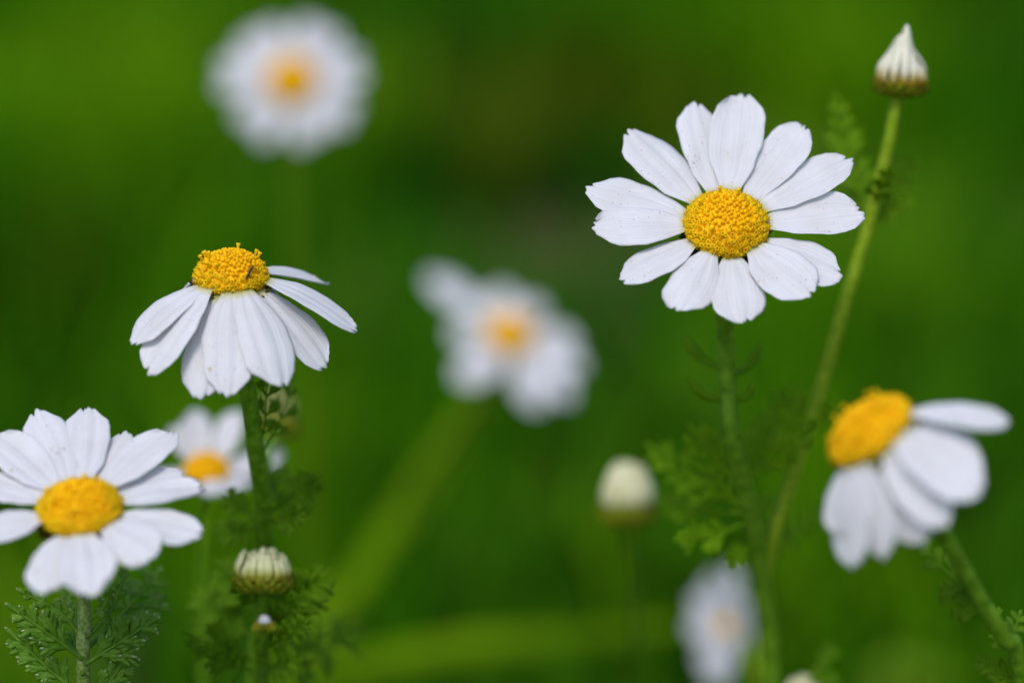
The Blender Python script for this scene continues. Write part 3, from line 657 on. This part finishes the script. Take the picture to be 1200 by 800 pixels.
# ------------------------------------------------------------------ the daisy leaning at lower right
def right_daisy():
    c = at(1018, 503, .378)
    root = empty('daisy_plant', ground_under(at(1200, 815, .409), .006, .004))
    tag(root, 'soft daisy leaning left on a slanting stalk, petals folded back to the right', 'daisy', GR_D)
    T = lambda x, y, **k: dict(tip=(x, y), **k)
    pet = [T(1180, 496, e=(-22, -52), w=.0050, lay=0), T(1146, 578, e=(-34, -58), w=.0076, lay=0), T(1108, 613, e=(-40, -62), w=.0062, lay=1), T(1080, 634, e=(-44, -66), w=.0066, lay=2), T(1034, 652, e=(-34, -58), w=.0064, lay=0),
           T(998, 662, e=(-28, -52), w=.0068, lay=0), T(980, 625, e=(-20, -46), w=.0056, lay=1), T(1150, 540, e=(-40, -62), w=.0066, lay=2)]
    for az in (60, 95, 130): pet.append(dict(az=az, L=.0145, e=(-40, -84), w=.006))
    flower(root, c, R(71), R(-40), .0059, .0028, pet, 64, .0165, 300, True, 14, None, (0, 0), .8)
    Mx = frame(c, R(71), R(-40)); P = lambda v: (*project(v), (v - CAM).dot(fwd))
    stem(root, [P(Mx @ Vector((0, 0, -.004))), P(Mx @ Vector((0, 0, -.010))), (1104, 620, .391), (1142, 688, .396), (1176, 748, .401), (1200, 815, .409)], .0010, .0013)
    for i, (a, b_, n, pl) in enumerate([((1150, 700, .397), (1082, 640, .404), 5, .0024), ((1160, 722, .399), (1108, 690, .40), 4, .002), ((1196, 800, .408), (1150, 775, .405), 5, .0022), ((1178, 752, .4015), (1195, 720, .41), 3, .002), ((1188, 775, .4035), (1165, 715, .412), 4, .0022)]):
        leaf_px(root, a, b_, n, pl, 400 + i, (0, 6), mats=[M_leaf, M_leaf])
right_daisy()

# ------------------------------------------------------------------ soft daisies further back
def ring_petals(n, L, e, w, seed, jit=8):
    rg = random.Random(seed)
    return [dict(az=360 / n * k + rg.uniform(-jit, jit), L=L * rg.uniform(.9, 1.08), e=(e[0] + rg.uniform(-6, 6), e[1] + rg.uniform(-10, 10)), w=w, lay=k % 2) for k in range(n)]

def back_daisy(pc, alpha, roll, Rd, petals, seed, stempx, label, H=.003, L0=.018, rstem=(.001, .0015), leaves=(), e_def=(0, 0), smat=None):
    c = at(*pc); last = at(*stempx[-1]); root = empty('daisy_plant', ground_under(last, .0, .005)); tag(root, label, 'daisy', GR_D)
    flower(root, c, R(alpha), R(roll), Rd, H, petals, seed, L0, 150, False, 0, M_petal_far, e_def)
    Mx = frame(c, R(alpha), R(roll)); P = lambda v: (*project(v), (v - CAM).dot(fwd))
    stem(root, [P(Mx @ Vector((0, 0, -.7 * Rd))), P(Mx @ Vector((0, 0, -1.7 * Rd)))] + list(stempx), rstem[0], rstem[1], smat or M_stem_y)
    for i, (a, b_, n, pl) in enumerate(leaves): leaf_px(root, a, b_, n, pl, seed * 10 + i, (0, 4))
T = lambda x, y, **k: dict(tip=(x, y), **k)
back_daisy((242, 549, .482), 68, 0, .0036, [T(227, 482, e=(56, 52), w=.0052), T(277, 482, e=(54, 48), w=.0048), T(203, 500, e=(46, 42), w=.0040), T(332, 530, e=(18, -2), w=.0072, lay=1), T(300, 542, e=(14, -8), w=.0066),
           T(286, 563, e=(2, -12), w=.0068), T(250, 566, e=(0, -14), w=.005), T(196, 552, e=(6, -8), w=.0052)], 71, [(238, 620, .486), (236, 700, .489), (238, 800, .492)], 'small blurred daisy with upright petals just behind the corner daisy', .0026, .0095, (.0004, .0006), (), (0, 0), M_stem)
back_daisy((342, 94, .64), 14, 8, .0052, ring_petals(17, .0114, (4, -8), .0050, 5), 81, [(345, 260, .66), (352, 420, .69), (360, 560, .72)], 'blurred round daisy facing the viewer at the top left, highest of all daisies', .003, .0135, (.0008, .0012))
back_daisy((598, 390, .63), 44, 20, .0050, [T(503, 320, e=(4, -8), w=.0080), T(528, 392, e=(0, -12), w=.0066, lay=1), T(560, 350, e=(4, -2), w=.0060, lay=1), T(590, 335, e=(12, 6), w=.0060), T(632, 352, e=(12, 4), w=.006, lay=1), T(675, 398, e=(8, 0), w=.0064), T(684, 432, e=(2, -8), w=.0064, lay=1),
           T(668, 470, e=(-2, -14), w=.0070), T(630, 480, e=(-4, -20), w=.0068, lay=1), T(540, 448, e=(-4, -18), w=.0076), T(568, 440, e=(-4, -20), w=.0056, lay=1)], 91, [(555, 480, .655), (490, 570, .70), (430, 665, .75), (375, 760, .79), (350, 800, .80)], 'blurred uneven daisy in the middle of the picture on a slanting stalk', .003, .0135, (.0014, .0022))
back_daisy((852, 734, .58), 62, -84, .0015, ring_petals(14, .0108, (26, 6), .0056, 8), 95, [(884, 780, .565), (890, 840, .57)], 'small greyish blurred daisy at the bottom beside the stalk of the large daisy', .003, .0125, (.0009, .0012))

# ------------------------------------------------------------------ buds on their own stalks
def bud_plant(pc, axis_px, Rr, H, n, conv, seed, stempx, label, mats=None, edge=None, leaves=(), w=.001, ragged=.1, extra=None, cup=.0042, smat=None, lm=None):
    b = at(*pc); root = empty('daisy_bud', ground_under(at(*stempx[-1]), .0, .004)); tag(root, label, 'bud', GR_B)
    ax = at(*axis_px) - b
    bud(root, b, ax, Rr, H, n, conv, seed, w, ragged, mats, cup, 'bud', edge)
    q = b - ax.normalized() * cup * .9; P = lambda v: (*project(v), (v - CAM).dot(fwd))
    stem(root, [P(q)] + list(stempx), .0008, .0010, smat)
    for i, l in enumerate(leaves): leaf_px(root, *l[:4], seed * 10 + i, (2, 4), mats=lm or [M_leaf, M_leaf_y])
    if extra: extra(root)
M_cream2 = simple('bud_cream_warm', (.62, .60, .30), (.82, .80, .55), 300, .6, .2, .15)
bud_plant((735, 588, .488), (734, 520, .488), .0041, .0066, 15, .72, 21, [(738, 625, .489), (742, 700, .525), (744, 800, .58)], 'round cream bud, blurred, standing alone left of the ferny leaves of the large daisy', M_cream2, M_gold, (), .0012, .06)
def mini(root):
    stem(root, [(310, 728, .433), (312, 740, .435), (305, 765, .4405)], .0005, .0006, None, False)
    bud(root, at(310, 726, .433), upv, .0008, .0012, 7, .6, 77, .0005, .1, M_petal_far, .0015, 'bud')
bud_plant((308, 672, .434), (309, 630, .4335),   .0039, .0035, 18, .98, 22, [(308, 700, .4365), (304, 740, .440), (294, 800, .445)], 'half open bud with blunt cream petals above ferny leaves under the drooping daisy', M_budC, M_brown2,
          [((306, 730, .441), (374, 678, .436), 7, .0042), ((305, 745, .442), (350, 702, .432), 6, .0034), ((306, 722, .4405), (262, 668, .446), 6, .004), ((303, 750, .442), (236, 704, .45), 7, .0042), ((300, 770, .443), (228, 745, .437), 7, .0036),
           ((302, 762, .443), (358, 730, .43), 6, .003), ((298, 785, .444), (246, 770, .432), 5, .003), ((300, 775, .443), (345, 775, .436), 5, .0032), ((308, 705, .4395), (334, 672, .442), 4, .003), ((308, 708, .4395), (284, 680, .434), 4, .003), ((299, 790, .444), (424, 742, .47), 7, .0044), ((297, 800, .445), (395, 725, .475), 6, .004)], .00074, .22, mini, .0026)
bud_plant((940, 820, .468), (941, 786, .468), .0032, .0040, 12, .6, 23, [(942, 835, .469), (944, 880, .471)], 'pale bud tip peeking in at the bottom edge beside a blurred leaf', M_cream2, M_gold, [((944, 850, .47), (972, 765, .476), 6, .003), ((944, 850, .47), (958, 792, .466), 4, .002)], .001)

# ------------------------------------------------------------------ broad blurred grass blades
M_blade = simple('blade_yellow_green', (.15, .31, .003), (.20, .37, .005), 60, .7, .05, .3)
def blade(pix, w, label, mat=M_blade, bend=.5):
    pts = [at(*p) for p in pix]; root = ground_under(pts[0]); pts = [Vector((root.x, root.y, -.003))] + pts if pts[0].z > .01 else pts
    P = catmull(pts, 10); mb = MB(); tube(mb, [p - root for p in P], w * .5, w * .5, 8, 0, 0, True, .12, prof=lambda t: float(np.interp(t, [0, .15, .6, .9, 1], [.6, .9, 1, .55, .06])), up=Vector((0, -1, .3)))
    o = mb.build('grass_blade', mat); o.location = root; tag(o, label, 'grass blade'); return o
blade([(345, 800, .71), (415, 690, .71), (490, 575, .71), (560, 470, .71), (590, 425, .71)], .0072, 'broad yellow green blurred grass blade slanting up below the middle daisy')
blade([(330, 815, .70), (420, 782, .70), (560, 756, .70), (700, 745, .70), (830, 728, .70)], .0075, 'blurred grass blade lying nearly level along the bottom of the picture')

# ------------------------------------------------------------------ broad-leaved weeds in the grass, all far out of focus; dark ones are added for shade
def weed(px, py, d, rpx, nl, mat, label, seed, lw=.45, lay=1.0):
    """rosette of arching leaves whose top stands at a point of the meadow; rpx is its reach"""
    top = at(px, py, d); r = rpx * .0003 * d; root = empty('weed', Vector((top.x, top.y, 0))); tag(root, label, 'weed', 'weeds in the meadow'); rg = random.Random(seed)
    for k in range(nl):
        a = 2.4 * k + rg.uniform(-.2, .2); dv = Vector((math.cos(a), math.sin(a), 0)); f = (.35 + .65 * ((k + 1) / nl)); L = r * f; h = max(.03, top.z * (1.06 - .25 * f * lay) + rg.uniform(-.006, .006))
        P = catmull([Vector((0, 0, -.003)), dv * L * .2 + Vector((0, 0, h * .6)), dv * L * .5 + Vector((0, 0, h)), dv * L * .85 + Vector((0, 0, h * .95)), dv * L * 1.15 + Vector((0, 0, h * .78))], 5)
        mb = MB(); tube(mb, P, r * lw, r * lw, 8, 0, 0, True, .05, prof=lambda t: float(np.interp(t, [0, .35, .55, .75, .92, 1], [.06, .12, .8, 1, .6, .05])), up=dv.cross(Vector((0, 0, 1))).cross(dv)); mb.build('leaf', mat, root)
M_weed = simple('weed_leaf_pale', (.15, .33, .006), (.24, .43, .03), 60, .7, .05, .3)
M_weed_shade = simple('weed_leaf_gap_shade', (.022, .095, .001), (.040, .125, .002), 60, .8, .03, .08)  # shade of the meadow gaps put into the leaf colour
weed(1062, 765, .72, 95, 13, M_weed, 'pale green broad leaved weed, a blurred light patch below the leaning daisy', 3)
weed(608, 600, .78, 125, 34, M_weed_shade, 'dark green blurred weed added as shade below the middle daisy, left of the cream bud', 4)
weed(805, 470, .85, 90, 24, M_weed_shade, 'dark green blurred weed added as shade behind the ferny leaves of the large daisy', 8)
weed(1112, 375, 1.0, 95, 24, M_weed_shade, 'dark green blurred weed added as shade above the leaning daisy at the right', 5)
weed(1190, 560, .78, 75, 20, M_weed_shade, 'dark green blurred weed added as shade at the right edge beside the leaning daisy', 6)
weed(205, 705, .62, 50, 18, M_weed_shade, 'dark green blurred weed added as shade between the corner daisy and the half open bud', 7)
